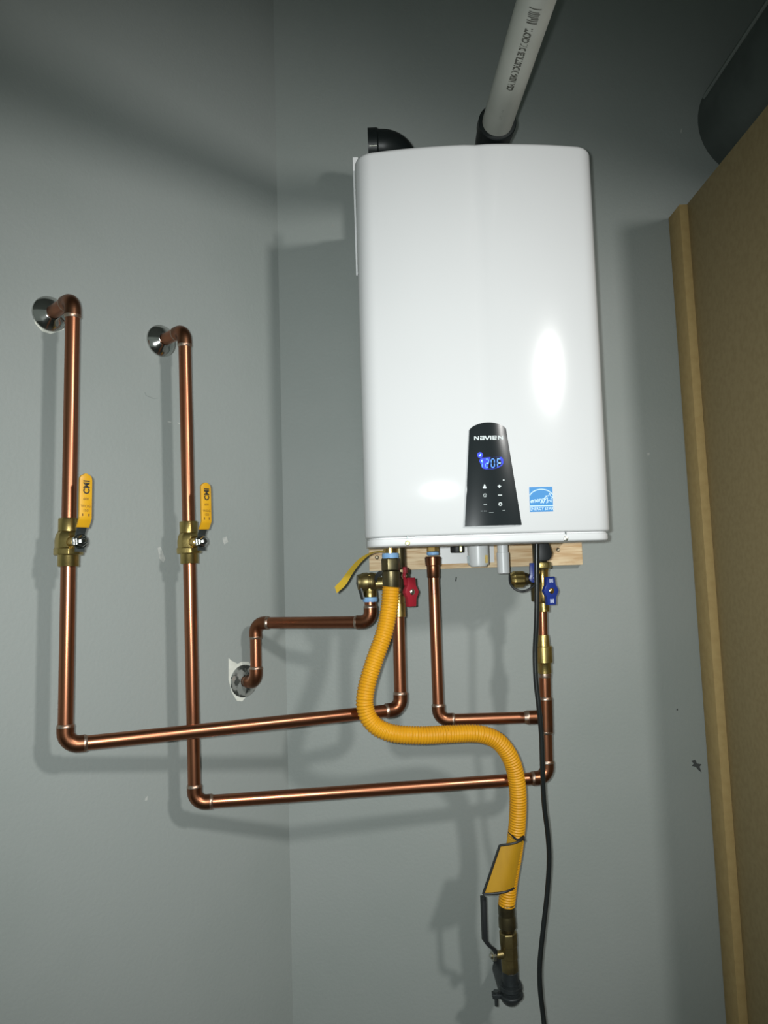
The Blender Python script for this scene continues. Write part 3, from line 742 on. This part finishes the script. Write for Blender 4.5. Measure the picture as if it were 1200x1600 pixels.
hv = thing('isolation_valve', 'brass isolation valve with red handles behind the yellow hose', 'valve', D1)
HV = V((at(622, 920, 1.53).x, 1.53, 0))
def hvz(py): return at(622, py, 1.53).z
g = G().lathe(V((HV.x, 1.53, hvz(964))), UP, [(0, .0128), (.001, .0136), (hvz(943)-hvz(964), .0136), (hvz(943)-hvz(964)+.001, .0125), (hvz(925)-hvz(964), .0128)], 20)
lab(obj('tail_piece', g, 'brass', hv), 'brighter brass tail piece')
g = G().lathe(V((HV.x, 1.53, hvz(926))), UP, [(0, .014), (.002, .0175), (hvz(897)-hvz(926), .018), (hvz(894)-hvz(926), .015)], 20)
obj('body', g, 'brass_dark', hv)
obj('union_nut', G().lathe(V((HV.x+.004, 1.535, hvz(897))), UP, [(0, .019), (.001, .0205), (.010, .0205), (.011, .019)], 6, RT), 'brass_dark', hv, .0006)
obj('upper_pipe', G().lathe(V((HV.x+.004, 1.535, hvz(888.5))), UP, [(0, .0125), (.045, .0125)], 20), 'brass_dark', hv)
hc = at(640, 925, 1.507)
hn = V((.62, -.78, 0)).normalized()
obj('valve_stem', G().tube([V((HV.x+.006, 1.528, hc.z)), hc+hn*.001], .0075, 14), 'brass_dark', hv)
wing_handle(hv, hc-hn*.002, hn, 'red_handle', h=.056, w=.023, th=.010)
hc2 = at(631.5, 900, 1.500)
obj('valve_stem', G().tube([V((HV.x+.006, 1.53, hc2.z)), hc2+FW*.003], .006, 12), 'brass_dark', hv)
wing_handle(hv, hc2+FW*.003, V((.9, -.35, 0)), 'red_handle', up=UP-RT*.25, h=.036, w=.014, th=.006, screw='brass_dark')
# relief valve
rv = thing('relief_valve', 'dark brass pressure relief valve with black lever above the stepped drain pipe', 'valve', D3)
YV2 = YV
def rz(py): return at(579, py, YV).z
obj('inlet_branch', G().tube([V((C3.x+.012, YV, rz(912))), V((HV.x-.012, YV, rz(912)))], [.0125, .0125], 18), 'brass_old', rv)
obj('body', G().lathe(V((C3.x, YV, rz(933))), UP, [(0, .0125), (.001, .0138), (.010, .0138), (.012, .0128), (rz(912)-rz(933), .0150), (rz(899)-rz(933), .0150), (rz(896)-rz(933), .012)], 20), 'brass', rv)
obj('bonnet', G().lathe(V((C3.x+.010, YV-.002, rz(909))), V((-1, -.12, 0)), [(0, .016), (.004, .0185), (.010, .0185), (.011, .0170), (.013, .0170), (.014, .0185), (.024, .0185), (.027, .0165), (.034, .0150)], 24), 'brass_old', rv)
g = G().sheet([at(562, 899, YV-.012), at(561, 912, YV-.015), at(565, 926, YV-.018), at(568, 936, YV-.018)], [at(557, 899, YV+.008), at(556.5, 912, YV+.006), at(561, 926, YV), at(564, 936.5, YV-.004)], RT*.003)
lab(obj('test_lever', g, 'black_rubber', rv), 'black test lever')
lp = spline([at(602, 893, YV-.028), at(594, 894, YV-.026), at(588, 900, YV-.022), at(587, 908, YV-.018), at(592, 913, YV-.015)], 6)
lab(obj('tag_loop', G().sheet([p+UP*.002-RT*.002 for p in lp], [p-UP*.003+RT*.003 for p in lp], -FW*.0012), 'black_rubber', rv), 'black plastic tag loop')
obj('thread_tape', G().lathe(V((C3.x, YV, rz(940.5))), UP, [(0, .0138), (.003, .0148), (.007, .0148), (.0095, .0138)], 22), 'thread_tape', rv)

# ================================================================== COLD ISOLATION VALVE (blue) AND CHECK VALVE
cv = thing('isolation_valve', 'brass isolation valve with blue handles behind the black power cord', 'valve', V2)
def cz(py): return at(848, py, YR).z
CVX = at(848.5, 915, YR).x
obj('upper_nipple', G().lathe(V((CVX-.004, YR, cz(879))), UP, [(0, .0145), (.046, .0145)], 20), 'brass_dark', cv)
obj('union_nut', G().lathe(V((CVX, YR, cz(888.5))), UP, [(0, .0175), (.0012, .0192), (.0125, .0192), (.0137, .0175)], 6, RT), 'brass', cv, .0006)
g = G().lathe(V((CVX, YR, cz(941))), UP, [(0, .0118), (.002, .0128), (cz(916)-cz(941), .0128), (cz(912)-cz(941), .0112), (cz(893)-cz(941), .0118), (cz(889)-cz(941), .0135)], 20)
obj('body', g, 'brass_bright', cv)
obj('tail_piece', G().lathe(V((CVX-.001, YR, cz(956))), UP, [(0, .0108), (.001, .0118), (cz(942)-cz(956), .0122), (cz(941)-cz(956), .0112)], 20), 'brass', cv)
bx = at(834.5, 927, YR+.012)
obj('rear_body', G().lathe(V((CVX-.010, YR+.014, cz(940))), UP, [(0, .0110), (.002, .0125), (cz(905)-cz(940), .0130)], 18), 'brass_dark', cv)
# drain port with knurled cap, left
pc = V((CVX-.010, YR-.004, cz(904))); e = V((-1, -.10, 0)).normalized()
obj('drain_port', G().lathe(pc, e, [(0, .0100), (.022, .0105), (.024, .0130), (.030, .0130)], 20), 'brass_dark', cv)
g = G(); pr = []; n = 30; st0 = pc+e*.030; u = UP; wv = e.cross(u)
v = []
for tt, rad in ((0, .0145), (.002, .0162), (.020, .0162), (.024, .0145), (.028, .011)):
    for k in range(n):
        a = 2*math.pi*k/n; r_ = rad*(1+(.028 if k % 2 else -.028)); v.append(st0+e*tt+(u*math.cos(a)+wv*math.sin(a))*r_)
f = [(i*n+k, i*n+(k+1) % n, (i+1)*n+(k+1) % n, (i+1)*n+k) for i in range(4) for k in range(n)]+[tuple(range(n-1, -1, -1)), tuple(4*n+k for k in range(n))]
cp = obj('drain_cap', G().add(v, f), 'brass', cv, sharp=20)
sp = spline([at(796.5, 897, YR-.006), at(797, 910, YR-.014), at(804, 920, YR-.020), at(815, 924, YR-.022), at(826, 921, YR-.020), at(835, 914, YR-.016)], 6)
lab(obj('cap_strap', G().tube(sp, .0024, 8), 'black_rubber', cp), 'black rubber cap strap')
hb = at(833, 903, YR-.022)
obj('valve_stem', G().tube([V((hb.x, YR-.004, hb.z)), hb+FW*.003], .005, 12), 'brass', cv)
# lever-type handle, upright, rounded hub
g = G(); hub_r = .0095
P = [hb+V((math.cos(a), 0, math.sin(a)))*hub_r for a in [R(140+260*k/14) for k in range(15)]]
P = P+[hb+V((.0068, 0, .030)), hb+V((-.0068, 0, .030))]
hd = obj('handle', G().prism(P, -FW*.008), 'blue_handle', cv, .0012)
obj('screw', G().lathe(hb-FW*.008, -FW, [(0, .0038), (.001, .0036), (.0018, .002)], 12), 'blue_handle', hd)
hc = at(857.5, 923, YR-.026); hn = V((.42, -.9, 0)).normalized()
obj('valve_stem', G().tube([V((CVX+.004, YR-.003, hc.z)), hc+FW*.002], .007, 14), 'brass', cv)
wing_handle(cv, hc, hn, 'blue_handle', up=UP, h=.056, w=.024, th=.009, screw='brass_bright', printc='handle_print')
# check valve
d = (J2-K2).normalized(); Lc = (J2-K2).length
ck = thing('check_valve', 'brass inline check valve on the copper riser below the blue handles', 'valve', K2)
k0 = K2-d*.004
obj('lower_socket', G().lathe(k0, d, [(0, .0128), (.001, .0138), (.019, .0138), (.021, .0150)], 22), 'brass', ck)
obj('body', G().lathe(k0+d*.021, d, [(0, .0160), (.0015, .0172), (.0325, .0172), (.034, .0158)], 22), 'brass', ck)
obj('upper_socket', G().lathe(k0+d*.055, d, [(0, .0132), (Lc-.050, .0118), (Lc-.047, .0112)], 22), 'brass', ck)
obj('solder_joint', G().lathe(k0-d*.008, d, [(0, RL*1.0), (.003, RL*1.06), (.008, .0126)], 22, caps=False), 'solder', ck)

# ================================================================== YELLOW RIBBON TAG, POWER CORD
tp = spline([at(606, 861, 1.49), at(590, 861, 1.50), at(575, 865, 1.50), at(559, 875, 1.50), at(546, 889, 1.49), at(534, 905, 1.48), at(523, 917, 1.47)], 8)
bt_ = spline([at(606, 863, 1.488), at(590, 862.5, 1.497), at(577, 867.5, 1.495), at(563, 880, 1.492), at(551, 896, 1.482), at(540, 914, 1.472), at(526, 927, 1.462)], 8)
tag(obj('ribbon_tag', G().sheet(tp, bt_, FW*.0008), 'ribbon_yellow'), 'thin yellow plastic ribbon curling left from under the heater', 'ribbon')
cp_ = [(838.5, 846, 1.50), (838.5, 880, 1.50), (839, 930, 1.502), (838, 975, 1.505), (836, 1020, 1.51), (837.5, 1065, 1.51), (842, 1105, 1.51), (846, 1150, 1.515), (847.5, 1200, 1.52), (850, 1255, 1.53), (856, 1305, 1.54), (858, 1345, 1.545), (855, 1395, 1.55), (849, 1450, 1.55), (843.5, 1505, 1.55), (844, 1545, 1.55), (849, 1590, 1.55), (856, 1650, 1.54)]
P = [at(*p) for p in cp_]; last = P[-1]
P += [V((last.x+.02, 1.53, .15)), V((last.x+.04, 1.50, .02)), V((last.x+.10, 1.42, .006)), V((last.x+.30, 1.25, .006))]
pts, _ = resample(spline(P, 8), .008)
tag(obj('power_cord', G().tube(pts, .0048, 12), 'cord_black'), 'black power cord hanging from the heater down past the copper pipes', 'cord')
